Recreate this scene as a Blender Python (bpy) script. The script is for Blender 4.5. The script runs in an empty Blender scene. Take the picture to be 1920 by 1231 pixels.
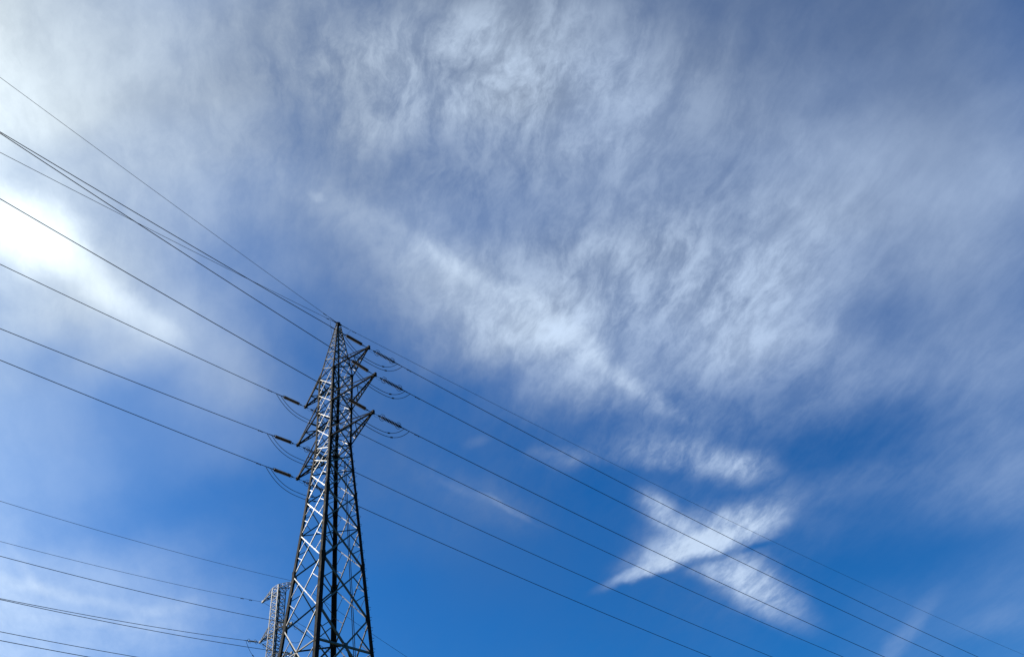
import bpy, bmesh, math, random
from mathutils import Vector, Matrix
random.seed(7)
SC = bpy.context.scene
COL = SC.collection

# ------------------------------------------------------------------ camera
FPX, PITCH, ROLL, EYE = 1550.0, 0.7988, -0.1789, 1.6
cam = bpy.data.cameras.new("camera")
cam.sensor_width = 36.0
cam.lens = 36.0 * FPX / 1920.0
cam.clip_start, cam.clip_end = 0.1, 20000.0
cam_ob = bpy.data.objects.new("camera", cam)
COL.objects.link(cam_ob)
_f = Vector((0, math.cos(PITCH), math.sin(PITCH)))
_u = Vector((0, -math.sin(PITCH), math.cos(PITCH)))
_r = Vector((1, 0, 0))
_c, _s = math.cos(ROLL), math.sin(ROLL)
_R, _U = _r * _c + _u * _s, -_r * _s + _u * _c
cam_ob.matrix_world = Matrix.Translation((0, 0, EYE)) @ Matrix((_R, _U, -_f)).transposed().to_4x4()
SC.camera = cam_ob

# ------------------------------------------------------------------ sun, view
SUN_EL, SUN_AZ = math.radians(39), math.radians(78)          # azimuth counted to the left of the view
SUN = Vector((-math.sin(SUN_AZ) * math.cos(SUN_EL), math.cos(SUN_AZ) * math.cos(SUN_EL), math.sin(SUN_EL)))
sl = bpy.data.lights.new("sun", 'SUN')
sl.energy, sl.angle, sl.color = 5.0, math.radians(0.5), (1.0, 0.95, 0.87)
sun = bpy.data.objects.new("sun", sl)
COL.objects.link(sun)
sun.rotation_euler = SUN.to_track_quat('Z', 'Y').to_euler()
sun.location = (0, 0, 300)
SC.view_settings.view_transform = 'Standard'
SC.view_settings.look = 'None'
SC.view_settings.exposure = 0.0
SC.view_settings.gamma = 1.0

# ------------------------------------------------------------------ sky: clear blue + a layer of thin cloud
# cover and thickness of the cloud layer over the part of the sky to the north, on a tangent grid
SKY_COVER = (
    '23 16 09 05 04 05 06 06 06 06 05 03 01 00 00 00 02 01 00 00 01 00 00',
    '29 20 12 08 07 09 10 09 09 09 08 06 04 02 01 00 07 10 04 10 10 07 03',
    '37 27 17 11 12 14 14 12 10 10 10 08 07 07 06 00 05 09 09 16 14 11 07',
    '48 38 25 18 20 21 16 11 09 09 08 08 08 10 10 03 01 02 03 07 15 16 10',
    '58 55 45 39 41 27 11 08 08 10 15 10 05 10 09 10 07 07 16 25 28 20 12',
    '59 60 51 41 27 16 13 11 15 16 17 11 01 08 06 05 03 05 10 23 21 18 11',
    '48 37 26 16 10 09 10 13 23 18 09 11 09 17 19 16 29 31 29 33 30 17 09',
    '40 29 24 26 12 16 28 15 27 16 07 20 66 44 49 74 67 19 21 42 20 12 08',
    '40 33 29 28 16 20 66 09 21 14 51 86 78 50 68 64 76 42 40 51 33 23 12',
    '45 42 42 28 52 69 43 16 20 42 81 60 64 65 71 54 59 65 54 51 51 35 16',
    '50 46 47 70 85 51 28 29 40 50 43 40 44 50 50 45 47 57 54 53 42 27 12',
    '58 55 59 76 61 55 48 42 45 53 41 47 64 61 56 56 52 39 36 38 31 17 03',
    '69 67 67 68 66 65 63 63 37 74 65 73 93 68 60 58 44 36 33 38 30 09 00',
    '82 81 82 87 92 80 67 71 56 78 73 75 87 74 54 39 41 36 29 35 28 09 00',
    '94 94 96 94 84 78 65 67 70 54 54 63 75 66 47 34 33 31 28 26 20 07 00',
    '99 99 99 95 76 73 55 54 59 44 41 49 56 52 40 31 27 25 22 19 12 02 00',
    '99 99 99 93 77 67 56 49 46 39 36 39 42 40 33 27 22 19 16 12 05 00 00',
)
SKY_LIGHT = (
    '99 99 97 94 88 80 69 57 48 42 40 41 48 61 79 94 99 99 99 99 99 99 99',
    '99 99 99 96 91 82 68 53 41 34 31 31 35 48 74 93 99 99 99 99 99 99 99',
    '99 99 99 98 95 86 70 50 33 27 26 26 26 34 61 87 92 97 98 99 99 99 99',
    '99 99 99 99 99 92 74 48 28 26 26 26 26 37 57 82 93 97 97 99 99 99 99',
    '99 99 99 99 99 93 74 44 28 27 27 26 32 60 75 79 92 98 99 99 99 99 99',
    '99 99 99 99 97 81 53 36 30 38 36 29 42 77 85 80 90 98 99 99 99 99 99',
    '97 99 99 99 91 72 49 39 33 38 42 47 65 84 91 91 95 99 99 98 99 99 99',
    '94 97 99 97 91 82 72 52 35 35 54 77 86 88 88 93 98 98 92 91 99 99 99',
    '87 87 86 83 82 78 71 56 38 52 73 76 78 83 84 88 92 90 84 86 97 99 99',
    '78 74 69 66 70 74 77 69 48 61 77 77 74 75 78 80 81 82 85 89 96 99 99',
    '73 68 63 67 66 69 75 72 58 61 74 77 75 77 79 78 82 88 85 77 87 99 99',
    '72 70 71 79 66 67 74 68 52 52 59 65 73 85 78 68 70 75 68 59 76 99 99',
    '74 74 76 75 64 65 68 57 43 56 71 71 75 83 71 56 57 57 50 50 69 96 99',
    '75 76 76 74 64 60 56 49 46 59 67 66 68 68 57 48 50 49 46 50 66 88 99',
    '74 75 75 70 61 62 62 54 49 47 43 44 54 52 45 41 42 43 44 50 64 82 98',
    '71 71 68 63 55 61 67 57 47 39 32 32 37 39 36 35 36 39 43 50 62 77 91',
    '67 66 63 59 55 57 60 53 44 35 28 26 28 29 29 30 32 35 41 49 60 72 86',
)
SKY_FINE = (
    '25 25 25 25 25 25 25 25 25 25 25 25 25 25 25 25 25 25 25 25 25 25 25',
    '25 25 25 25 25 25 25 25 25 25 25 25 25 25 25 25 23 23 23 24 25 25 25',
    '25 25 25 25 25 24 24 23 23 22 22 24 27 32 35 31 22 17 18 22 24 25 25',
    '25 25 24 24 24 23 21 18 15 13 14 19 32 53 68 58 36 22 21 23 24 25 25',
    '24 24 23 23 22 21 18 14 08 05 08 15 30 50 63 59 47 39 36 32 28 26 25',
    '23 22 20 19 18 18 18 17 17 21 31 48 66 80 82 74 63 54 46 37 30 26 25',
    '21 18 14 12 11 13 16 20 24 31 42 57 72 79 78 70 55 41 32 27 25 25 25',
    '19 14 09 05 05 07 12 18 25 33 43 52 56 55 57 62 51 34 25 22 23 24 24',
    '19 14 09 05 05 07 12 19 27 41 59 76 85 86 88 88 67 38 23 18 19 22 24',
    '21 17 13 11 10 12 16 21 26 36 49 63 75 81 80 71 52 31 18 13 15 20 24',
    '23 21 19 18 17 18 21 23 27 33 41 50 57 59 55 45 34 24 15 10 13 19 23',
    '24 24 22 21 20 21 24 28 37 50 65 75 77 69 55 41 30 23 17 13 15 20 24',
    '25 24 23 20 18 20 25 35 56 80 98 98 98 83 60 41 30 24 20 18 19 22 24',
    '25 25 23 18 15 19 26 39 66 88 93 94 85 66 48 35 28 25 23 22 23 24 24',
    '25 25 23 20 17 20 25 33 50 59 55 51 47 40 33 28 26 25 24 24 24 24 25',
    '25 25 24 22 21 23 24 27 31 33 31 29 28 27 26 25 25 25 25 25 25 25 25',
    '25 25 25 24 24 24 25 25 25 25 25 25 25 25 25 25 25 25 25 25 25 25 25',
)

CLOUD_BITS = (
    (0.1619, -0.3010, 7.8, 0.0903, 0.0226, 0.48),
    (0.1000, -0.3174, 11.8, 0.0847, 0.0135, 0.38),
    (0.0954, -0.3061, 17.8, 0.0677, 0.0294, 0.16),
    (0.1831, -0.2852, 1.8, 0.1298, 0.0474, 0.38),
    (0.2513, -0.2779, 11.8, 0.0847, 0.0384, 0.36),
    (0.1382, -0.2509, -50.2, 0.0587, 0.0316, 0.38),
    (0.2254, -0.3486, -38.2, 0.1129, 0.0497, 0.32),
    (0.2498, -0.3772, -40.2, 0.0960, 0.0406, 0.22),
    (0.1821, -0.3342, -15.2, 0.0565, 0.0203, 0.16),
    (0.2083, -0.3166, 7.8, 0.0903, 0.0079, -0.14),
    (0.2066, -0.1990, -22.2, 0.1411, 0.0384, 0.26),
    (0.2535, -0.2114, 14.8, 0.0542, 0.0271, 0.18),
    (0.0392, -0.1641, -18.2, 0.0734, 0.0203, 0.15),
    (0.1157, -0.1760, -20.2, 0.0903, 0.0271, 0.12),
    (0.3731, -0.2573, -0.2, 0.1581, 0.0339, 0.05),
    (-0.0638, -0.1278, -0.2, 0.0271, 0.0113, 0.06),
    (-0.0460, -0.2110, -38.2, 0.0621, 0.0079, 0.08),
    (-0.0906, -0.1819, -34.2, 0.0677, 0.0102, 0.05),
    (-0.0713, -0.1946, -35.2, 0.1468, 0.0429, 0.06),
    (0.0276, 0.0078, -44.2, 0.3274, 0.0271, 0.12),
    (0.0272, 0.0052, -43.2, 0.3726, 0.0677, 0.06),
    (-0.1784, 0.1736, -43.2, 0.2258, 0.0452, 0.06),
    (0.0642, -0.0146, -38.2, 0.0677, 0.0215, 0.16),
    (0.0312, 0.0275, -50.2, 0.0508, 0.0158, 0.10),
    (-0.0846, 0.1120, -50.2, 0.0452, 0.0316, 0.08),
    (-0.0516, 0.0772, -55.2, 0.0565, 0.0226, 0.08),
    (0.1118, -0.0704, -38.2, 0.1016, 0.0158, 0.08),
    (0.1474, -0.1096, -42.2, 0.0790, 0.0135, 0.07),
    (-0.5564, 0.2222, -40.2, 0.1242, 0.0677, 0.32),
    (-0.4932, 0.1551, -47.2, 0.1185, 0.0452, 0.18),
    (-0.4447, 0.0971, -48.2, 0.0790, 0.0339, 0.14),
    (-0.4025, 0.0580, -55.2, 0.0565, 0.0271, 0.08),
    (0.3973, -0.4498, 41.8, 0.1129, 0.0226, 0.10),
    (0.5089, -0.4490, 4.8, 0.0790, 0.0271, 0.06),
    (-0.5962, -0.2151, -22.2, 0.1694, 0.0135, 0.10),
    (-0.6247, -0.1916, -60.2, 0.0677, 0.0113, 0.07),
    (-0.4792, -0.2572, -0.2, 0.1016, 0.0158, 0.07),
    (-0.5519, -0.2605, -15.2, 0.1806, 0.0135, 0.06),
    (-0.2031, 0.1964, -30.2, 0.0158, 0.0090, 0.06),
)
TU, TV = 0.76, 0.56
SKY_EL = 0.7988

world = bpy.data.worlds.new("World")
SC.world = world
world.use_nodes = True
nt = world.node_tree
nt.nodes.clear()

def N(t, **kw):
    n = nt.nodes.new(t)
    for k, v in kw.items():
        setattr(n, k, v)
    return n

def put(sock, v):
    if isinstance(v, bpy.types.NodeSocket):
        nt.links.new(v, sock)
    else:
        sock.default_value = v

def math_(op, a, b=None, c=None, clamp=False):
    n = N('ShaderNodeMath', operation=op, use_clamp=clamp)
    put(n.inputs[0], a)
    if b is not None: put(n.inputs[1], b)
    if c is not None: put(n.inputs[2], c)
    return n.outputs[0]

def vec_(op, a, b=None, scale=None):
    n = N('ShaderNodeVectorMath', operation=op)
    put(n.inputs[0], a)
    if b is not None: put(n.inputs[1], b)
    if scale is not None: put(n.inputs['Scale'], scale)
    return n.outputs['Value'] if op in ('DOT_PRODUCT', 'LENGTH', 'DISTANCE') else n.outputs[0]

def comb(x, y, z=0.0):
    n = N('ShaderNodeCombineXYZ')
    put(n.inputs[0], x); put(n.inputs[1], y); put(n.inputs[2], z)
    return n.outputs[0]

def noise(vec, scale, detail, rough, lac=2.0, dist=0.0):
    n = N('ShaderNodeTexNoise')
    n.inputs['Scale'].default_value = scale
    n.inputs['Detail'].default_value = detail
    n.inputs['Roughness'].default_value = rough
    n.inputs['Lacunarity'].default_value = lac
    n.inputs['Distortion'].default_value = dist
    put(n.inputs['Vector'], vec)
    return n

def maprange(v, a, b, c, d, kind='LINEAR', clamp=True):
    n = N('ShaderNodeMapRange', interpolation_type=kind, clamp=clamp)
    put(n.inputs[0], v)
    for i, x in enumerate((a, b, c, d)):
        n.inputs[1 + i].default_value = x
    return n.outputs[0]

direction = N('ShaderNodeTexCoord').outputs['Generated']
north = (0, math.cos(SKY_EL), math.sin(SKY_EL))
upward = (0, -math.sin(SKY_EL), math.cos(SKY_EL))
sep = N('ShaderNodeSeparateXYZ'); put(sep.inputs[0], direction)
fw = math_('MAXIMUM', vec_('DOT_PRODUCT', direction, north), 0.12)
u = math_('DIVIDE', sep.outputs[0], fw)
v = math_('DIVIDE', vec_('DOT_PRODUCT', direction, upward), fw)
uv = comb(u, v)
# wind-blown warp of the layer
w1 = noise(uv, 5.0, 5.0, 0.55)
w2 = noise(uv, 22.0, 4.0, 0.6)
warp = vec_('SCALE', vec_('SUBTRACT', w1.outputs['Color'], (0.5, 0.5, 0.5)), scale=0.075)
warp2 = vec_('SCALE', vec_('SUBTRACT', w2.outputs['Color'], (0.5, 0.5, 0.5)), scale=0.018)
uvw = vec_('ADD', vec_('ADD', uv, warp), warp2)
sw = N('ShaderNodeSeparateXYZ'); put(sw.inputs[0], uvw)
ux = maprange(sw.outputs[0], -TU, TU, 0.0, 1.0)
acc = None
nrow = len(SKY_COVER)
dv = 2 * TV / (nrow - 1)
vc = math_('MINIMUM', math_('MAXIMUM', sw.outputs[1], -TV), TV)
for j in range(nrow):
    cov = [int(x) / 99 for x in SKY_COVER[j].split()]
    lig = [int(x) / 99 for x in SKY_LIGHT[j].split()]
    det = [int(x) / 99 for x in SKY_FINE[j].split()]
    rp = N('ShaderNodeValToRGB')
    rp.color_ramp.interpolation = 'B_SPLINE'
    el = rp.color_ramp.elements
    while len(el) < len(cov):
        el.new(0.5)
    for i in range(len(cov)):
        el[i].position = i / (len(cov) - 1)
    for i in range(len(cov)):
        el[i].color = (cov[i], lig[i], det[i], 1)
    put(rp.inputs[0], ux)
    d = math_('ABSOLUTE', math_('SUBTRACT', vc, -TV + j * dv))
    wgt = maprange(d, 0.0, dv, 1.0, 0.0, 'SMOOTHSTEP')
    t = vec_('SCALE', rp.outputs[0], scale=wgt)
    acc = t if acc is None else vec_('ADD', acc, t)
sa = N('ShaderNodeSeparateXYZ'); put(sa.inputs[0], acc)
cover, light = sa.outputs[0], math_('MULTIPLY', sa.outputs[1], 1.05)

# single wisps, streaks and gaps: (u, v, turn, half length, half width, strength)
uvb = vec_('ADD', vec_('ADD', uv, vec_('SCALE', warp, scale=0.33)), warp2)
bits = None
for (bu, bv, rot, ru, rv, amp) in CLOUD_BITS:
    m = N('ShaderNodeMapping', vector_type='TEXTURE')
    put(m.inputs[0], uvb)
    m.inputs['Location'].default_value = (bu, bv, 0)
    m.inputs['Rotation'].default_value = (0, 0, math.radians(rot))
    m.inputs['Scale'].default_value = (ru, rv, 1)
    k = maprange(vec_('LENGTH', m.outputs[0]), 0.0, 1.0, amp, 0.0, 'SMOOTHERSTEP')
    bits = k if bits is None else math_('ADD', bits, k)

# fibres: on the cloud plane, combed along the wind
zc = math_('MAXIMUM', sep.outputs[2], 0.1)
plane = comb(math_('DIVIDE', sep.outputs[0], zc), math_('DIVIDE', sep.outputs[1], zc))
mp = N('ShaderNodeMapping', vector_type='TEXTURE')
put(mp.inputs[0], vec_('ADD', plane, vec_('SCALE', warp, scale=2.2)))
mp.inputs['Rotation'].default_value = (0, 0, math.radians(90 + 22))
mp.inputs['Scale'].default_value = (4.5, 1.0, 1.0)
fib = noise(mp.outputs[0], 5.5, 6.0, 0.5, 2.1).outputs['Fac']
mp2 = N('ShaderNodeMapping', vector_type='TEXTURE')
put(mp2.inputs[0], vec_('ADD', uv, vec_('SCALE', warp, scale=0.5)))
mp2.inputs['Rotation'].default_value = (0, 0, math.radians(-40))
mp2.inputs['Scale'].default_value = (2.0, 1.0, 1.0)
band = noise(mp2.outputs[0], 8.0, 7.0, 0.55, 2.0, 0.1).outputs['Fac']
lump = noise(uvw, 17.0, 7.0, 0.56, 2.0, 0.12).outputs['Fac']
mp3 = N('ShaderNodeMapping', vector_type='TEXTURE')
put(mp3.inputs[0], vec_('ADD', plane, vec_('SCALE', vec_('ADD', warp, warp2), scale=1.0)))
mp3.inputs['Rotation'].default_value = (0, 0, math.radians(90 + 22))
mp3.inputs['Scale'].default_value = (2.1, 1.0, 1.0)
fine = noise(mp3.outputs[0], 20.0, 7.0, 0.66, 2.1, 0.2).outputs['Fac']
def soft(x): return math_('SUBTRACT', maprange(x, 0.28, 0.72, 0.0, 1.0, 'SMOOTHSTEP'), 0.5)
tex = math_('ADD', math_('ADD', math_('MULTIPLY', soft(fib), 0.2), math_('MULTIPLY', soft(band), 0.2)), math_('MULTIPLY', soft(lump), 0.24))
tex = math_('MULTIPLY', tex, math_('MULTIPLY_ADD', sa.outputs[2], 0.75, 0.4))
tex = math_('MULTIPLY_ADD', math_('MULTIPLY', soft(fine), 1.05), sa.outputs[2], tex)
bits_t = math_('MULTIPLY', bits, math_('MAXIMUM', math_('MULTIPLY_ADD', tex, 1.4, 1.15), 0.0))
# thick cover shows its texture as light and shade, thin cover as gaps
gap = math_('MULTIPLY_ADD', cover, -0.9, 1.0)
cov_t = math_('MULTIPLY', cover, math_('MAXIMUM', math_('MULTIPLY_ADD', tex, gap, 1.0), 0.0))
alpha = math_('SMOOTH_MIN', math_('ADD', cov_t, bits_t), 0.97, 0.35, clamp=True)
thick = math_('MULTIPLY', light, math_('MULTIPLY_ADD', tex, math_('MULTIPLY', cover, 0.7), 1.0))
bl = math_('MULTIPLY', math_('MAXIMUM', bits, 0.0), 3.0, clamp=True)
thin = math_('SUBTRACT', math_('MULTIPLY_ADD', tex, 0.25, 1.04), thick)        # the wisps are thin and let the sun through
thick = math_('MULTIPLY_ADD', math_('MAXIMUM', thin, 0.0), bl, thick)
thick = math_('SMOOTH_MIN', thick, 1.14, 0.2)

sky = N('ShaderNodeTexSky', sky_type='NISHITA')
sky.sun_disc = False
sky.sun_elevation = SUN_EL
sky.sun_rotation = -SUN_AZ
sky.air_density, sky.dust_density, sky.ozone_density = 1.0, 0.3, 3.0
ss = N('ShaderNodeSeparateXYZ'); put(ss.inputs[0], sky.outputs[0])
blue = comb(*[math_('MULTIPLY', math_('POWER', ss.outputs[i], g), t) for i, (g, t) in enumerate(((1.0, 0.07), (1.22, 0.595), (1.1905, 1.0)))])
# clouds scatter sunlight forwards, so they glow towards the sun
ct = math_('SUBTRACT', vec_('DOT_PRODUCT', direction, tuple(SUN)), 1.0)
h = math_('ADD', math_('MULTIPLY', math_('EXPONENT', math_('DIVIDE', ct, 0.1119)), 9.856),
          math_('MULTIPLY', math_('EXPONENT', math_('DIVIDE', ct, 0.2000)), 2.982))
cl = vec_('ADD', vec_('SCALE', (1.0, 1.0300, 0.8400), scale=h), (5.300, 6.600, 8.600))
cl = vec_('SCALE', cl, scale=thick)
mixed = vec_('ADD', vec_('SCALE', blue, scale=math_('SUBTRACT', 1.0, alpha)), vec_('SCALE', cl, scale=alpha))
bg = N('ShaderNodeBackground')
put(bg.inputs['Color'], mixed)
bg.inputs['Strength'].default_value = 0.1
out = N('ShaderNodeOutputWorld')
nt.links.new(bg.outputs[0], out.inputs[0])
world.cycles.sampling_method = 'MANUAL'
world.cycles.sample_map_resolution = 256
# ------------------------------------------------------------------ materials
def mat(name, base, rough, spec=0.5, metal=0.0, vary=0.35, scale=3.0):
    m = bpy.data.materials.new(name)
    m.use_nodes = True
    t = m.node_tree
    b = t.nodes['Principled BSDF']
    tc = t.nodes.new('ShaderNodeTexCoord')
    n = t.nodes.new('ShaderNodeTexNoise')
    n.inputs['Scale'].default_value = scale
    n.inputs['Detail'].default_value = 6
    n.inputs['Roughness'].default_value = 0.65
    t.links.new(tc.outputs['Object'], n.inputs['Vector'])
    r = t.nodes.new('ShaderNodeValToRGB')
    e = r.color_ramp.elements
    e[0].position, e[1].position = 0.3, 0.72
    e[0].color = (*[c * (1 - vary) for c in base], 1)
    e[1].color = (*[c * (1 + vary) for c in base], 1)
    t.links.new(n.outputs['Fac'], r.inputs[0])
    t.links.new(r.outputs[0], b.inputs['Base Color'])
    mr = t.nodes.new('ShaderNodeMapRange')
    mr.inputs[1].default_value, mr.inputs[2].default_value = 0.3, 0.7
    mr.inputs[3].default_value, mr.inputs[4].default_value = rough - 0.1, rough + 0.12
    t.links.new(n.outputs['Fac'], mr.inputs[0])
    t.links.new(mr.outputs[0], b.inputs['Roughness'])
    b.inputs['Specular IOR Level'].default_value = spec
    b.inputs['Metallic'].default_value = metal
    return m

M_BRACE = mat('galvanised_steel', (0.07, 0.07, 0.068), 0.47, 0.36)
M_LEG = mat('dark_steel', (0.012, 0.012, 0.013), 0.7, 0.04)  # darker, duller steel for legs, arm chords, plates and plan bracing
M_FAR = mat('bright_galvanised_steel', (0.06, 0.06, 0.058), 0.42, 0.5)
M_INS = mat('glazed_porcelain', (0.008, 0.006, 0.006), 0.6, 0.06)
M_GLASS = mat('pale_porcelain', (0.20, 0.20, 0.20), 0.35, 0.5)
M_FIT = mat('forged_steel', (0.012, 0.012, 0.012), 0.7, 0.05)
M_WIRE = mat('weathered_aluminium', (0.016, 0.016, 0.017), 0.7, 0.05)
M_CONC = mat('concrete', (0.30, 0.29, 0.27), 0.9, 0.2)
M_GRASS = mat('grass', (0.045, 0.065, 0.022), 0.9, 0.1, vary=0.5, scale=0.6)

# ------------------------------------------------------------------ mesh helpers
S = 1.3                                                   # metres per plan unit
def W3(p):                                                # plan unit -> world
    return Vector((p[0] * S, p[1] * S, p[2] * S + EYE))

class MB:
    def __init__(self):
        self.v, self.f = [], []
    def ring_prism(self, prof0, prof1):
        n = len(prof0); b = len(self.v)
        self.v += [tuple(x) for x in prof0] + [tuple(x) for x in prof1]
        for i in range(n):
            j = (i + 1) % n
            self.f.append((b + i, b + j, b + n + j, b + n + i))
        self.f.append(tuple(b + i for i in reversed(range(n))))
        self.f.append(tuple(b + n + i for i in range(n)))
    def angle(self, p, q, w, t, a, b, centred=True, w2=None):
        """rolled angle section from p to q: flange along a, other flange along b"""
        p, q, a, b = Vector(p), Vector(q), Vector(a), Vector(b)
        ax = (q - p).normalized()
        a = (a - ax * a.dot(ax)).normalized()
        bb = ax.cross(a)
        if bb.dot(b) < 0: bb = -bb
        w2 = w2 or w
        o = -a * (w / 2) if centred else Vector()
        pr = [o, o + a * w, o + a * w + bb * t, o + a * t + bb * t, o + a * t + bb * w2, o + bb * w2]
        if ax.cross(a).dot(b) > 0: pr = pr
        self.ring_prism([p + x for x in pr], [q + x for x in pr])
    def bar(self, p, q, w, h, a=None):
        p, q = Vector(p), Vector(q)
        ax = (q - p).normalized()
        a = Vector(a) if a is not None else (Vector((0, 0, 1)) if abs(ax.z) < 0.9 else Vector((1, 0, 0)))
        a = (a - ax * a.dot(ax)).normalized()
        b = ax.cross(a)
        pr = [a * w / 2 + b * h / 2, -a * w / 2 + b * h / 2, -a * w / 2 - b * h / 2, a * w / 2 - b * h / 2]
        self.ring_prism([p + x for x in pr], [q + x for x in pr])
    def plate(self, c, a, b, w, h, t):
        c, a, b = Vector(c), Vector(a).normalized(), Vector(b).normalized()
        n = a.cross(b).normalized()
        pr = [a * w / 2 + b * h / 2, -a * w / 2 + b * h / 2, -a * w / 2 - b * h / 2, a * w / 2 - b * h / 2]
        self.ring_prism([c + x - n * t / 2 for x in pr], [c + x + n * t / 2 for x in pr])
    def tube(self, pts, r, n=6, closed=False):
        pts = [Vector(p) for p in pts]
        b0 = len(self.v); m = len(pts)
        prev = None
        for i, p in enumerate(pts):
            d = (pts[min(i + 1, m - 1)] - pts[max(i - 1, 0)]).normalized()
            if prev is None:
                prev = Vector((0, 0, 1)) if abs(d.z) < 0.9 else Vector((1, 0, 0))
            a = (prev - d * prev.dot(d)).normalized(); prev = a
            bb = d.cross(a)
            for k in range(n):
                th = 2 * math.pi * k / n
                self.v.append(tuple(p + (a * math.cos(th) + bb * math.sin(th)) * r))
        for i in range(m - 1):
            for k in range(n):
                k2 = (k + 1) % n
                self.f.append((b0 + i * n + k, b0 + i * n + k2, b0 + (i + 1) * n + k2, b0 + (i + 1) * n + k))
        self.f.append(tuple(b0 + k for k in reversed(range(n))))
        self.f.append(tuple(b0 + (m - 1) * n + k for k in range(n)))
    def lathe(self, prof, n=14):
        """profile of (x along axis, radius) about local X"""
        b0 = len(self.v)
        for (x, r) in prof:
            for k in range(n):
                th = 2 * math.pi * k / n
                self.v.append((x, r * math.cos(th), r * math.sin(th)))
        for i in range(len(prof) - 1):
            for k in range(n):
                k2 = (k + 1) % n
                self.f.append((b0 + i * n + k, b0 + i * n + k2, b0 + (i + 1) * n + k2, b0 + (i + 1) * n + k))
        self.f.append(tuple(b0 + k for k in reversed(range(n))))
        self.f.append(tuple(b0 + (len(prof) - 1) * n + k for k in range(n)))
    def build(self, name, m, parent=None, smooth=False):
        off = Vector()
        if parent is not None:
            off = parent_world(parent)
        me = bpy.data.meshes.new(name)
        me.from_pydata([tuple(Vector(x) - off) for x in self.v], [], self.f)
        bm = bmesh.new(); bm.from_mesh(me)
        bmesh.ops.recalc_face_normals(bm, faces=bm.faces)
        bm.to_mesh(me); bm.free()
        if smooth:
            for p in me.polygons: p.use_smooth = True
        me.materials.append(m)
        o = bpy.data.objects.new(name, me)
        COL.objects.link(o)
        if parent is not None: o.parent = parent
        return o

ROOT_AT = {}
def parent_world(o):
    p = Vector()
    while o is not None:
        p += Vector(o.location); o = o.parent
    return p

def tag(o, label=None, cat=None, group=None, kind=None):
    if label: o['label'] = label
    if cat: o['category'] = cat
    if group: o['group'] = group
    if kind: o['kind'] = kind
    return o

def thing(name, loc, label, cat, group=None):
    o = bpy.data.objects.new(name, None)
    o.empty_display_size = 0.3
    o.location = loc
    COL.objects.link(o)
    return tag(o, label, cat, group)

# ------------------------------------------------------------------ ground
g = MB()
ng, R = 40, 9000.0
gv = []
def gpos(i): 
    t = (i / ng) * 2 - 1
    return math.copysign(abs(t) ** 3, t) * R
for j in range(ng + 1):
    for i in range(ng + 1):
        x, y = gpos(i), gpos(j)
        g.v.append((x, y, 0.12 * math.sin(x * 0.11) * math.cos(y * 0.09) if abs(x) + abs(y) < 900 else 0.0))
for j in range(ng):
    for i in range(ng):
        a = j * (ng + 1) + i
        g.f.append((a, a + 1, a + ng + 2, a + ng + 1))
tag(g.build('ground', M_GRASS), kind='structure')

# ------------------------------------------------------------------ main lattice tower
class Frame:
    """tower axis, line direction d, crossarm direction n"""
    def __init__(self, X, Y, a, prof):
        self.o = Vector((X, Y, 0)); self.d = Vector((math.cos(a), math.sin(a), 0)); self.n = Vector((math.sin(a), -math.cos(a), 0))
        self.prof = prof                                   # (z, half width), falling z
    def w(self, z):
        pr = self.prof
        for (z0, w0), (z1, w1) in zip(pr, pr[1:]):
            if z >= z1:
                return w0 + (w1 - w0) * (z0 - z) / (z0 - z1)
        return pr[-1][1]
    SG = {'A': (-1, -1), 'B': (-1, 1), 'C': (1, -1), 'D': (1, 1)}
    def corner(self, k, z):
        sd, sn = self.SG[k]; w = self.w(z)
        return W3(self.o + self.d * (sd * w) + self.n * (sn * w) + Vector((0, 0, z)))
    def tip(self, z, r):
        return W3(self.o + self.n * r + Vector((0, 0, z)))
FACES = (('A', 'B', 'd', -1), ('C', 'D', 'd', 1), ('A', 'C', 'n', -1), ('B', 'D', 'n', 1))

GZ = -EYE / S - 0.1
HA = 40.0
Z1, Z15, Z2, Z25, Z3, Z35 = 35.118, 33.806, 32.474, 31.209, 29.842, 29.05
Z4, Z5, Z6, Z7, Z8 = 28.037, 26.285, 24.288, 22.004, 19.277
Z9, Z10, Z11, Z12 = 15.75, 11.2, 5.6, GZ
wl = lambda z: 0.667 + (1.3605 - 0.667) * (Z3 - z) / (Z3 - Z8)
F = Frame(-11.0218, 35.6924, 0.8906, [(HA, 0.10), (Z1, 0.73), (Z3, 0.72), (Z8, 1.445), (GZ, wl(GZ) + 0.14)])
DN, DD = F.n, F.d
base = F.o.copy(); base.z = GZ
tower = thing('lattice_tower', W3(base), 'tall dark lattice steel tower in the foreground with three pairs of pointed crossarms', 'transmission tower', 'transmission towers')
UP = Vector((0, 0, 1))

def legsize(z):
    return 0.066 if z > Z1 + 1.5 else 0.085 if z > Z1 else 0.13 if z > Z3 else 0.155 if z > Z5 else 0.175 if z > Z7 else 0.2

# peak levels
peak = [Z1]; hgt = 0.92
while HA - 0.16 - peak[-1] > 0.34:
    peak.append(min(peak[-1] + hgt, HA - 0.16)); hgt *= 0.83
levels = sorted(peak[1:], reverse=True) + [Z1, Z15, Z2, Z25, Z3, Z35, Z4, Z5, Z6, Z7, Z8, Z9, Z10, Z11, Z12]

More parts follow.
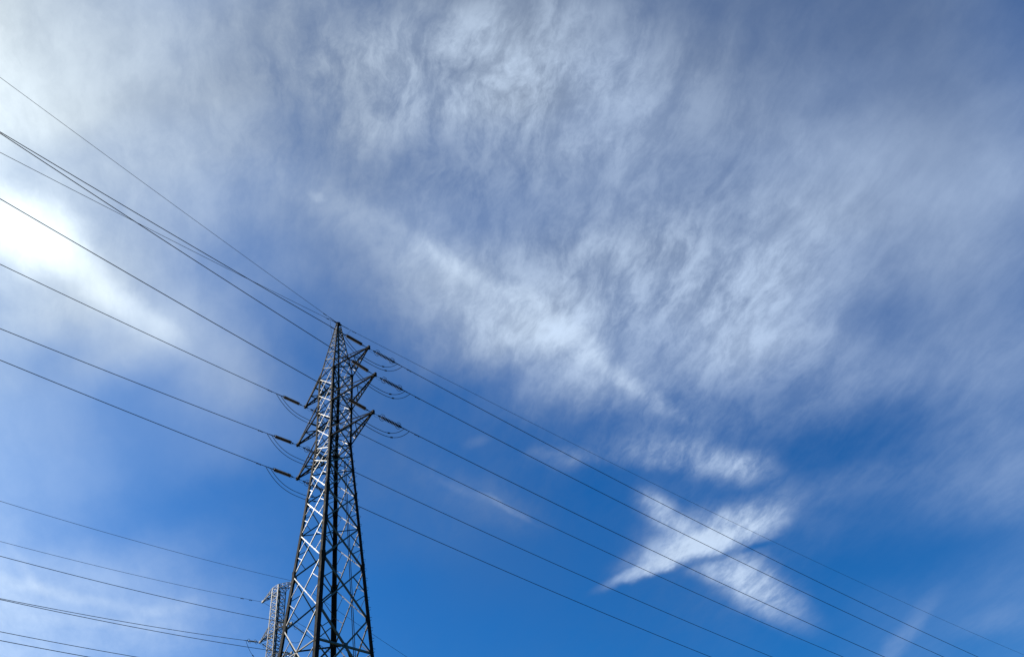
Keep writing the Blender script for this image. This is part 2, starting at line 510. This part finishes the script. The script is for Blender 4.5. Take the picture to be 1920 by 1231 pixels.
legs = {}
for k in 'ABCD':
    sd, sn = F.SG[k]
    m = MB()
    cuts = [HA - 0.05, Z1 + 1.5, Z1, Z3, Z5, Z7, Z9, Z12]
    for za, zb in zip(cuts, cuts[1:]):
        w = legsize((za + zb) / 2) * S
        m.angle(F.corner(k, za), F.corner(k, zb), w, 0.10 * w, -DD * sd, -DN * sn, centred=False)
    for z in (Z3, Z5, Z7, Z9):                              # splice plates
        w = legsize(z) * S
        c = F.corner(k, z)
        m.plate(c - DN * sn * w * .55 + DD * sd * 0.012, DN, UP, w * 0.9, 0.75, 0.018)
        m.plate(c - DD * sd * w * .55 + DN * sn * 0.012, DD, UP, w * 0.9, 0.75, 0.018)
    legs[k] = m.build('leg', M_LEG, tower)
# gusset plates at the panel points
for k in 'ABCD':
    sd, sn = F.SG[k]
    for z in levels[:-1]:
        if z > Z1 + 0.1 or z < Z10: continue
        w = legsize(z) * S * (1.25 if z in (Z1, Z2, Z3) else 1.0)
        c = F.corner(k, z)
        m = MB()
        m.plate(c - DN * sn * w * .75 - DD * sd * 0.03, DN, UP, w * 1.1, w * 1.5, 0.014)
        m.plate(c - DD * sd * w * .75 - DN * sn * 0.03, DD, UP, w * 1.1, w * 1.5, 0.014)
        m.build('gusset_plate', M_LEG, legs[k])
# step bolts up the right-hand leg
bolts = []
for ax, oth in ((DN, DD), (DD, DN)):
    m = MB()
    q = F.corner('D', 14.0) - oth * 0.07
    m.tube([q, q + ax * 0.19, q + ax * 0.19 + UP * 0.03], 0.012, 5)
    bolts.append(m.build('step_bolt', M_LEG, legs['D']))
z, i = 14.0, 0
while z < Z2:
    o = bolts[i % 2]
    if i > 1:
        o = o.copy(); COL.objects.link(o); o.parent = legs['D']
    o.location = F.corner('D', z) - F.corner('D', 14.0)
    z += 0.26; i += 1

def x_panel(za, zb, k0, k1, nf, name='cross_brace', mtl=None, wid=None, red=True, belt=False):
    """crossed angles between two legs, with short redundant struts"""
    mtl = mtl or M_BRACE
    a0, a1, b0, b1 = F.corner(k0, za), F.corner(k1, za), F.corner(k0, zb), F.corner(k1, zb)
    along = (a1 - a0).normalized()
    m = MB()
    w = wid
    def inset(p, s): return p + along * (s * legsize(zb) * S * 0.45)
    p, q = inset(a0, 1), inset(b1, -1)
    r, t = inset(a1, -1), inset(b0, 1)
    fn = (a1 - a0).cross(b0 - a0).normalized()
    if fn.dot(nf) < 0: fn = -fn
    for (s, e, dep) in ((p, q, 0.012), (r, t, 0.012 + w * 0.14)):
        ax = (e - s).normalized()
        side = fn.cross(ax)
        if side.z < 0: side = -side
        m.angle(s - fn * dep, e - fn * dep, w, max(0.10 * w, 0.007), side, fn if k0 + k1 == 'CD' else -fn)
    # centre
    den = (a1 - a0).length + (b1 - b0).length
    fr = (a1 - a0).length / den
    cx = p.lerp(q, fr)
    if red:
        w2 = w * 0.55
        for lo, hi, legk in ((a0, b0, k0), (a1, b1, k1)):
            zm = 0.5 * (za + zb)
            lm = F.corner(legk, zm)
            s1 = p.lerp(cx, 0.52) if legk == k0 else r.lerp(cx, 0.52)
            s2 = t.lerp(cx, 0.52) if legk == k0 else q.lerp(cx, 0.52)
            for e in (s1, s2):
                ax = (e - lm).normalized(); side = fn.cross(ax)
                if side.z < 0: side = -side
                m.angle(lm - fn * 0.03, e - fn * 0.03, w2, max(0.10 * w2, 0.006), side, -fn)
    if belt:
        fz = za + (zb - za) * fr
        l0, l1 = F.corner(k0, fz), F.corner(k1, fz)
        m.angle(l0 - fn * 0.05, l1 - fn * 0.05, w, 0.10 * w, UP, -fn)
        m.plate(cx - fn * 0.03, along, UP, w * 3.2, w * 3.2, 0.014)
    return m.build(name, mtl, tower), cx

centres = {}
for i, (za, zb) in enumerate(zip(levels, levels[1:])):
    for (k0, k1, axn, sg) in FACES:
        nf = (DD if axn == 'd' else DN) * sg
        if za > Z1 + 0.05: wid, red, belt = 0.030 * S + 0.012, False, False
        elif za > Z3 + 0.05: wid, red, belt = 0.046 * S, True, False
        elif za > Z4 + 0.05: wid, red, belt = 0.048 * S, True, False
        elif za > Z6 + .05: wid, red, belt = 0.057 * S, True, False
        elif za > Z8 + .05: wid, red, belt = 0.065 * S, True, False
        else: wid, red, belt = 0.075 * S, True, True
        wid *= 0.72 if axn == 'd' else 1.12             # lighter sections on the narrow faces
        o, cx = x_panel(za, zb, k0, k1, nf, wid=wid, red=red, belt=belt)
        centres[(i, k0 + k1)] = cx
# plan bracing (flat frames inside the body)
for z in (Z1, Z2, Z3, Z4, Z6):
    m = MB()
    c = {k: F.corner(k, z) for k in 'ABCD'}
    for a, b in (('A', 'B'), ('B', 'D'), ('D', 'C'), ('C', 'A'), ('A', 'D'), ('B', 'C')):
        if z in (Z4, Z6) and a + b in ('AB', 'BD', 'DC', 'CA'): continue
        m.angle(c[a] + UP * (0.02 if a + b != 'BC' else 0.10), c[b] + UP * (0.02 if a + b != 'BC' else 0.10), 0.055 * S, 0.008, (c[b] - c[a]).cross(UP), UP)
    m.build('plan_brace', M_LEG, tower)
i9 = levels.index(Z8)
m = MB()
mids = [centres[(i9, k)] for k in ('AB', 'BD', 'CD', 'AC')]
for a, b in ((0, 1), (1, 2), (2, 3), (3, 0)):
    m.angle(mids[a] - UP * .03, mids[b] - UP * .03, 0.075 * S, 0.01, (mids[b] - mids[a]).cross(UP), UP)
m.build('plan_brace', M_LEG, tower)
# apex cap with the earth wire brackets
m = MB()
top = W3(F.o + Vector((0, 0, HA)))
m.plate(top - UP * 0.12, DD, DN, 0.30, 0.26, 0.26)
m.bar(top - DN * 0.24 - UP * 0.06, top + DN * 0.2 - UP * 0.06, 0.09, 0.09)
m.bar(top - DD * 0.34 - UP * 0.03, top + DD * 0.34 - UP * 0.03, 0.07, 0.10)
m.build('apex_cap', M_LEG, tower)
# footings
for k in 'ABCD':
    c = F.corner(k, Z12); m = MB()
    m.ring_prism([c + Vector((x * .55, y * .55, -.4)) for x, y in ((1, 1), (-1, 1), (-1, -1), (1, -1))],
                 [c + Vector((x * .4, y * .4, .45)) for x, y in ((1, 1), (-1, 1), (-1, -1), (1, -1))])
    m.build('footing', M_CONC, tower)

ARM = {'R': {1: 3.207, 2: 3.80, 3: 3.591}, 'L': {1: 3.186, 2: 3.75, 3: 3.496}}
ARMZ = {1: Z1, 2: Z2, 3: Z3}
def crossarm(fr, parent, side, z, r, rise, mtl, mtl2, w, nz=4, flip=False):
    sg = 1 if side == 'R' else -1
    k0, k1 = ('B', 'D') if side == 'R' else ('A', 'C')
    d, n = fr.d, fr.n * sg
    T = fr.tip(z, r * sg)
    lo = [fr.corner(k0, z), fr.corner(k1, z)]
    hi = [fr.corner(k0, z + rise), fr.corner(k1, z + rise)]
    sd = [-1, 1]
    m = MB()
    tl = [T + d * (s * 0.06) for s in sd]
    tu = [T + d * (s * 0.06) + UP * 0.09 for s in sd]
    for i in (0, 1):
        m.angle(lo[i], tl[i], w, 0.1 * w, d * -sd[i], UP, centred=False)
        m.angle(hi[i], tu[i], w, 0.1 * w, d * -sd[i], -UP, centred=False)
    m.plate(T + UP * 0.045, n, UP, 0.30, 0.24, 0.16)
    arm = m.build('cross_arm', mtl, parent)
    m = MB()
    w2 = w * 0.62
    for i in ((1,) if mtl is M_LEG else (0, 1)):
        for j in range(1, nz + 1):
            f = 1 - (1 - j / (nz + 1)) ** 1.0
            a = lo[i].lerp(tl[i], f); b = hi[i].lerp(tu[i], f)
            m.angle(a, b, w2, 0.007, n, d * -sd[i])
            c0 = hi[i].lerp(tu[i], 1 - (1 - (j - 1) / (nz + 1)))
            m.angle(c0, a, w2, 0.007, UP.cross(d), d * -sd[i])
    for j, f in enumerate((0.3, 0.6)):
        a, b = lo[0].lerp(tl[0], f), lo[1].lerp(tl[1], f)
        m.angle(a, b, w2, 0.007, n, UP)
        p = lo[0] if j == 0 else lo[1].lerp(tl[1], 0.3)
        m.angle(p, b if j == 0 else a, w2, 0.007, n, UP)
    a, b = hi[0].lerp(tu[0], .45), hi[1].lerp(tu[1], .45)
    m.angle(a, b, w2, 0.007, n, UP)
    m.build('arm_bracing', mtl2, arm)
    return arm
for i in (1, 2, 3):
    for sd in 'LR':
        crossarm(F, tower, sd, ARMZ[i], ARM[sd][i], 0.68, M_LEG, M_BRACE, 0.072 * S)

# ------------------------------------------------------------------ wires
WIRES = {
    'R': {
        'R1': (0.75033, -0.20495, 0.000828),
        'R2': (0.75033, -0.19940, 0.000828),
        'R3': (0.75033, -0.19324, 0.000828),
        'L1': (0.75033, -0.20022, 0.000828),
        'L2': (0.75033, -0.19440, 0.000828),
        'L3': (0.75033, -0.18862, 0.000828),
        'E': (0.75983, -0.15646, 0.000606),
    },
    'L': {
        'R1': (4.15394, -0.10348, 0.000852),
        'R2': (4.15394, -0.01894, 0.000852),
        'R3': (4.15394, -0.05000, 0.000852),
        'L1': (4.15394, -0.12537, 0.000852),
        'L2': (4.15394, -0.15605, 0.000852),
        'L3': (4.15394, -0.11508, 0.000852),
        'E1': (4.17448, 0.01557, 0.000603),
        'E2': (4.40670, -0.50332, 0.000621),
    },
}
def curve_pt(P0, prm, t):
    b, s, c = prm
    return Vector((P0[0] + t * math.cos(b), P0[1] + t * math.sin(b), P0[2] + s * t + c * t * t))
def steps(t0, t1):
    ts, t = [], t0
    while t < t1:
        ts.append(t); t += max(0.5, 0.04 * abs(t - t0))
    return ts + [t1]
def wire(name, P0, prm, t0, t1, r, label, cat, group):
    m = MB()
    m.tube([W3(curve_pt(P0, prm, t)) for t in steps(t0, t1)], r, 6)
    o = m.build(name, M_WIRE, None, True)
    return tag(o, label, cat, group)
def pu(fr, z, r=0.0):
    return fr.o + fr.n * r + Vector((0, 0, z))

# insulator string: built once along local X, copied
def make_string(n, pitch, rad, mtl, label, group):
    root = thing('insulator_string', (0, 0, 0), label, 'insulator', group)
    p = MB()
    p.lathe([(-0.02, 0.018), (0, 0.026), (0.05, 0.026), (0.06, rad * 0.6), (0.07, rad * 0.95), (0.085, rad), (0.104, rad), (0.108, rad * 0.7), (0.112, 0.022), (0.135, 0.018)], 16)
    d0 = p.build('disc', mtl, root, True)
    d0.location.x = 0.0
    for i in range(1, n):
        c = d0.copy(); COL.objects.link(c); c.parent = root; c.location.x = i * pitch
    L = n * pitch
    hp = MB()
    for s in (1, -1):
        pts = [Vector((0, 0, 0)), Vector((-0.03, 0, 0.10 * s)), Vector((0.0, 0, 0.19 * s)), Vector((0.10, 0, 0.235 * s)), Vector((0.22, 0, 0.235 * s)), Vector((0.29, 0, 0.19 * s)), Vector((0.30, 0, 0.13 * s))]
        hp.tube(pts, 0.016, 5)
    h0 = hp.build('arcing_horn', M_FIT, root, True)
    h0.location.x = -0.02
    h1 = h0.copy(); COL.objects.link(h1); h1.parent = root; h1.location.x = L + 0.05; h1.rotation_euler = (0, 0, math.pi)
    e = MB()
    e.tube([(-0.62, 0, 0), (-0.1, 0, 0), (0, 0, 0)], 0.016, 6)
    e.plate((-0.12, 0, 0), (1, 0, 0), (0, 0, 1), 0.20, 0.10, 0.03)
    e.plate((-0.56, 0, 0), (1, 0, 0), (0, 0, 1), 0.14, 0.09, 0.05)
    e.tube([(-0.60, 0, -0.03), (-0.45, 0.02, -0.15), (-0.25, 0.02, -0.17), (-0.05, 0, -0.09)], 0.009, 5)
    e.build('link', M_FIT, root)
    e = MB()
    e.tube([(L - 0.02, 0, 0), (L + 0.22, 0, 0)], 0.022, 6)
    e.plate((L + 0.10, 0, 0), (1, 0, 0), (0, 0, 1), 0.18, 0.12, 0.03)
    e.tube([(L + 0.2, 0, 0), (L + 0.62, 0, 0)], 0.034, 8)
    e.build('tension_clamp', M_FIT, root)
    return root, L
def place(root, first, at, along, label, spin=0.0):
    if first:
        o = root
    else:
        o = root.copy(); COL.objects.link(o)
        for ch in [c for c in root.children]:
            c2 = ch.copy(); COL.objects.link(c2); c2.parent = o
    x = along.normalized()
    y = UP.cross(x).normalized(); z = x.cross(y)
    mt = Matrix((x, y, z)).transposed() @ Matrix.Rotation(spin, 3, 'X')
    o.rotation_euler = mt.to_euler(); o.location = at
    o['label'] = label
    return o

HT = {1: 'top', 2: 'middle', 3: 'lowest'}
RW, RE = 0.0235, 0.0135                                   # conductor / earth wire radius
proto, SL = make_string(13, 0.118, 0.128, M_INS, 'x', 'tension insulators of the foreground tower')
first = True
def clampset(P0, prm, ts):
    return [W3(curve_pt(P0, prm, t)) for t in ts]
def jumper(pa, pb, sag, r, ex, label, group, name='jumper_wire'):
    m = MB()
    pts = []
    for i in range(41):
        f = i / 40
        p = pa.lerp(pb, f)
        p.z -= sag * (1 - abs(2 * f - 1) ** ex)
        pts.append(p)
    m.tube(pts, r, 6)
    for f in (0.28,):
        c = pts[int(f * 40)]; dd = (pts[int(f * 40) + 1] - pts[int(f * 40) - 1]).normalized()
        m.bar(c - dd * 0.1, c + dd * 0.1, 0.075, 0.06)
    o = m.build(name, M_WIRE, None, True)
    tag(o, label, 'jumper wire', group)
for i in (1, 2, 3):
    for sd in 'RL':
        r = ARM[sd][i] * (1 if sd == 'R' else -1)
        P0 = pu(F, ARMZ[i], r)
        armn = '%s %s arm of the big tower' % (HT[i], 'right' if sd == 'R' else 'left')
        tc = {}
        for sp in 'RL':
            prm = WIRES[sp][sd + str(i)]
            t_s = 0.50
            a, b = W3(curve_pt(P0, prm, t_s)), W3(curve_pt(P0, prm, t_s + 1.2))
            if sp == 'R':
                lab = 'dark ribbed insulator reaching right from the %s' % armn
            else:
                lab = 'dark ribbed insulator reaching left from the %s' % armn
            place(proto, first, a, b - a, lab, 0.35)
            first = False
            tc[sp] = (1.95, 2.28)
            far_txt = 'running lower right' if sp == 'R' else 'running upper left'
            wire('power_line', P0, prm, 0.50 + (SL + 0.5) / S, 230 if sp == 'R' else 130, RW,
                 'dark conductor %s from the %s' % (far_txt, armn), 'power line', 'conductors of the foreground tower')
            m = MB()                                        # vibration damper on the conductor
            pd = W3(curve_pt(P0, prm, 2.75)); ax = (W3(curve_pt(P0, prm, 2.85)) - pd).normalized()
            m.tube([pd - ax * 0.17 - UP * 0.05, pd + ax * 0.17 - UP * 0.05], 0.008, 5)
            m.tube([pd - ax * 0.2 - UP * 0.05, pd - ax * 0.11 - UP * 0.05], 0.028, 8)
            m.tube([pd + ax * 0.11 - UP * 0.05, pd + ax * 0.2 - UP * 0.05], 0.028, 8)
            m.bar(pd - UP * 0.06, pd + UP * 0.03, 0.03, 0.04, ax)
            tag(m.build('vibration_damper', M_FIT), 'small dark damper on the wire %s of the %s' % ('right' if sp == 'R' else 'left', armn), 'damper', 'dampers beside the insulators')
        for q in (0, 1):
            pa = W3(curve_pt(P0, WIRES['R'][sd + str(i)], tc['R'][q])); pb = W3(curve_pt(P0, WIRES['L'][sd + str(i)], tc['L'][q]))
            off = DN * (0.10 if q else -0.10)
            jumper(pa, pb, ((1.3, 1.62) if sd == 'R' else (1.12, 1.45))[q], 0.020, 2.6, '%s dark jumper cable looping under the %s' % (('inner', 'outer')[q], armn), 'jumper loops of the foreground tower')
# earth wires at the apex
PA = pu(F, HA - 0.03)
for sp, key, t1, lab in (('R', 'E', 230, 'thin earth wire running from the tower peak to the lower right'),
                     ('L', 'E1', 130, 'thin earth wire climbing steeply from the tower peak to the upper left edge'),
                     ('L', 'E2', 34, 'thin earth wire from the tower peak crossing two thicker conductors')):
    wire('earth_wire', PA, WIRES[sp][key], 0.15, t1, RE, lab, 'earth wire', 'earth wires at the tower peak')
for sp, key, lab in (('R', 'E', 'right'), ('L', 'E1', 'upper left'), ('L', 'E2', 'lower left')):
    m = MB()
    p = W3(curve_pt(PA, WIRES[sp][key], 1.15)); ax = (W3(curve_pt(PA, WIRES[sp][key], 1.25)) - p).normalized()
    m.tube([p - ax * 0.14 - UP * 0.05, p + ax * 0.14 - UP * 0.05], 0.008, 5)
    m.tube([p - ax * 0.17 - UP * 0.05, p - ax * 0.09 - UP * 0.05], 0.026, 8)
    m.tube([p + ax * 0.09 - UP * 0.05, p + ax * 0.17 - UP * 0.05], 0.026, 8)
    m.bar(p - UP * 0.06, p + UP * 0.03, 0.03, 0.04, ax)
    q = W3(curve_pt(PA, WIRES[sp][key], 0.15))
    m.tube([q, W3(curve_pt(PA, WIRES[sp][key], 0.75))], 0.026, 6)
    tag(m.build('vibration_damper', M_FIT), 'small damper on the %s earth wire beside the tower peak' % lab, 'damper', 'dampers beside the tower peak')
for sp, key, sag in (('L', 'E2', 0.55), ('R', 'E', 0.45)):
    m = MB()
    a, b = W3(curve_pt(PA, WIRES[sp][key], 0.9)), F.corner('A' if sp == 'L' else 'D', HA - 1.1)
    m.tube([a.lerp(b, f / 14) - UP * (sag * (1 - (2 * f / 14 - 1) ** 2) * .5) for f in range(15)], 0.010, 5)
    tag(m.build('bonding_wire', M_WIRE), 'thin bonding loop hanging %s of the tower peak' % ('left' if sp == 'L' else 'right'), 'bonding wire', 'bonding loops at the tower peak')

# cables running down inside the tower body
for off, lab in ((0.0, 'left'), (0.16, 'right')):
    m = MB()
    pts = []
    for z in (Z35, Z4, Z5, Z6, Z7, Z8, Z9, Z10, GZ):
        c = F.corner('C', z).lerp(F.corner('D', z), 0.56) - DD * 0.12
        pts.append(c + DN * off)
    m.tube(pts, 0.024, 6)
    m.build('down_lead', M_WIRE, tower)

# ------------------------------------------------------------------ second tower behind
H2, ZL, ZB, A2 = 38.0, 33.898, 37.594, 1.003
G = Frame(-23.557, 62.490, A2, [(H2, 0.43), (ZL - 6, 0.46), (GZ, 1.9)])
b2 = G.o.copy(); b2.z = GZ
tower2 = thing('lattice_tower', W3(b2), 'pale grey lattice tower with a flat square top, half hidden behind the foreground tower', 'transmission tower', 'transmission towers')
lv = [H2]
while lv[-1] > ZL - 6: lv.append(lv[-1] - 0.62)
zz = lv[-1]; st = 0.9
while zz > GZ + 2.5:
    zz -= st; st = min(st * 1.2, 4.5); lv.append(zz)
lv.append(GZ)
for k in 'ABCD':
    sd, sn = G.SG[k]; m = MB()
    for za, zb in ((H2, ZL - 6), (ZL - 6, GZ)):
        m.angle(G.corner(k, za), G.corner(k, zb), 0.10 * S, 0.013, -G.d * sd, -G.n * sn, centred=False)
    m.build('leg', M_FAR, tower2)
for (k0, k1, axn, sg) in FACES:
    nf = (G.d if axn == 'd' else G.n) * sg
    for zt, zbm, in ((H2, ZL), (ZL, ZL - 6), (ZL - 6, GZ)):
        m = MB()
        for za, zb in zip(lv, lv[1:]):
            if not (zbm - 0.01 <= (za + zb) / 2 < zt): continue
            a0, a1, c0, c1 = G.corner(k0, za), G.corner(k1, za), G.corner(k0, zb), G.corner(k1, zb)
            for s, e, dp in ((a0, c1, .01), (a1, c0, .03), (a0, a1, .02)):
                side = nf.cross(e - s)
                if side.z < 0: side = -side
                if s is a0 and e is a1: side = UP
                m.angle(s - nf * dp, e - nf * dp, 0.036 * S, 0.007, side, -nf)
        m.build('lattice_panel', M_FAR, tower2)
m = MB()
c = {k: G.corner(k, H2 - 0.03) for k in 'ABCD'}
for a, b in (('A', 'D'), ('B', 'C')):
    m.angle(c[a], c[b] - UP * .02, 0.05 * S, 0.008, (c[b] - c[a]).cross(UP), UP)
m.build('plan_brace', M_FAR, tower2)
RT, RL = 2.13, 1.946
FARZ = {1: ZL, 2: ZL - 2.6, 3: ZL - 5.2}
FARR = {1: RL, 2: RL * 1.15, 3: RL * 1.1}
for sd in 'LR':
    crossarm(G, tower2, sd, ZB, RT, H2 - ZB, M_FAR, M_FAR, 0.05 * S, 3)
    for i in (1, 2, 3):
        crossarm(G, tower2, sd, FARZ[i], FARR[i], 0.62, M_FAR, M_FAR, 0.055 * S, 3)
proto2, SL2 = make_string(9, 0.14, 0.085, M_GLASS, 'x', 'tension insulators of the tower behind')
FW = {
    'R': {
        'EL': (1.07143, -0.12805, 0.000830),
        'ER': (1.07143, -0.17656, 0.000830),
        'R1': (1.07143, -0.23791, 0.000830),
    },
    'L': {
        'ER': (4.34557, -0.27415, 0.001342),
        'EL': (4.34557, -0.27019, 0.001342),
        'R1': (4.34557, -0.25497, 0.001342),
        'L1': (4.34557, -0.27139, 0.001342),
        'R2': (4.34557, -0.25642, 0.001342),
        'L2': (4.34557, -0.23743, 0.001342),
        'R3': (4.34557, -0.23835, 0.001342),
    },
}
first = True
ORD = {1: 'upper', 2: 'middle', 3: 'lowest'}
for i in (1, 2, 3):
    for sd in 'LR':
        P0 = pu(G, FARZ[i], FARR[i] * (1 if sd == 'R' else -1))
        arm = '%s %s arm of the tower behind' % (ORD[i], 'right' if sd == 'R' else 'left')
        clamps = []
        for sp in 'LR':
            prm = FW[sp].get(sd + str(i)) or (FW['L']['L2'] if sp == 'L' else FW['R']['R1'])
            a, b = W3(curve_pt(P0, prm, 0.42)), W3(curve_pt(P0, prm, 1.6))
            place(proto2, first, a, b - a, 'pale insulator reaching %s from the %s' % ('left' if sp == 'L' else 'right', arm), 0.2)
            first = False
            clamps.append(W3(curve_pt(P0, prm, 0.42 + (SL2 + 0.35) / S)))
            wire('power_line', P0, prm, 0.42 + (SL2 + 0.3) / S, 110 if sp == 'L' else 200, RW * 1.05,
                 'conductor %s from the %s' % ('crossing the lower left sky' if sp == 'L' else 'going away right', arm), 'power line', 'conductors of the tower behind')
        jumper(clamps[0], clamps[1], 1.5, 0.018, 2.4, 'thin jumper loop under the %s' % arm, 'jumper loops of the tower behind')
for sd in 'LR':
    P0 = pu(G, ZB, RT * (1 if sd == 'R' else -1))
    for sp in 'LR':
        prm = FW[sp]['E' + sd]
        wire('earth_wire', P0, prm, 0.05, 110 if sp == 'L' else 200, RE * 1.25,
             'thin earth wire %s from the top %s arm of the tower behind' % ('to the left edge' if sp == 'L' else 'away to the right', 'right' if sd == 'R' else 'left'), 'earth wire', 'earth wires of the tower behind')
    if sd == 'L':
        for t in (1.5, 2.5):
            p = W3(curve_pt(P0, FW['L']['EL'], t)); ax = (W3(curve_pt(P0, FW['L']['EL'], t + .1)) - p).normalized()
            m = MB()
            m.tube([p - ax * 0.18 - UP * 0.07, p + ax * 0.18 - UP * 0.07], 0.01, 5)
            m.tube([p - ax * 0.22 - UP * 0.07, p - ax * 0.11 - UP * 0.07], 0.035, 8)
            m.tube([p + ax * 0.11 - UP * 0.07, p + ax * 0.22 - UP * 0.07], 0.035, 8)
            m.bar(p - UP * 0.08, p + UP * 0.03, 0.035, 0.05, ax)
            tag(m.build('vibration_damper', M_FIT), 'small damper on the left earth wire of the rear tower, %s its arm' % ('nearer to' if t < 2 else 'farther from'), 'damper', 'dampers on the wire left of the tower behind')
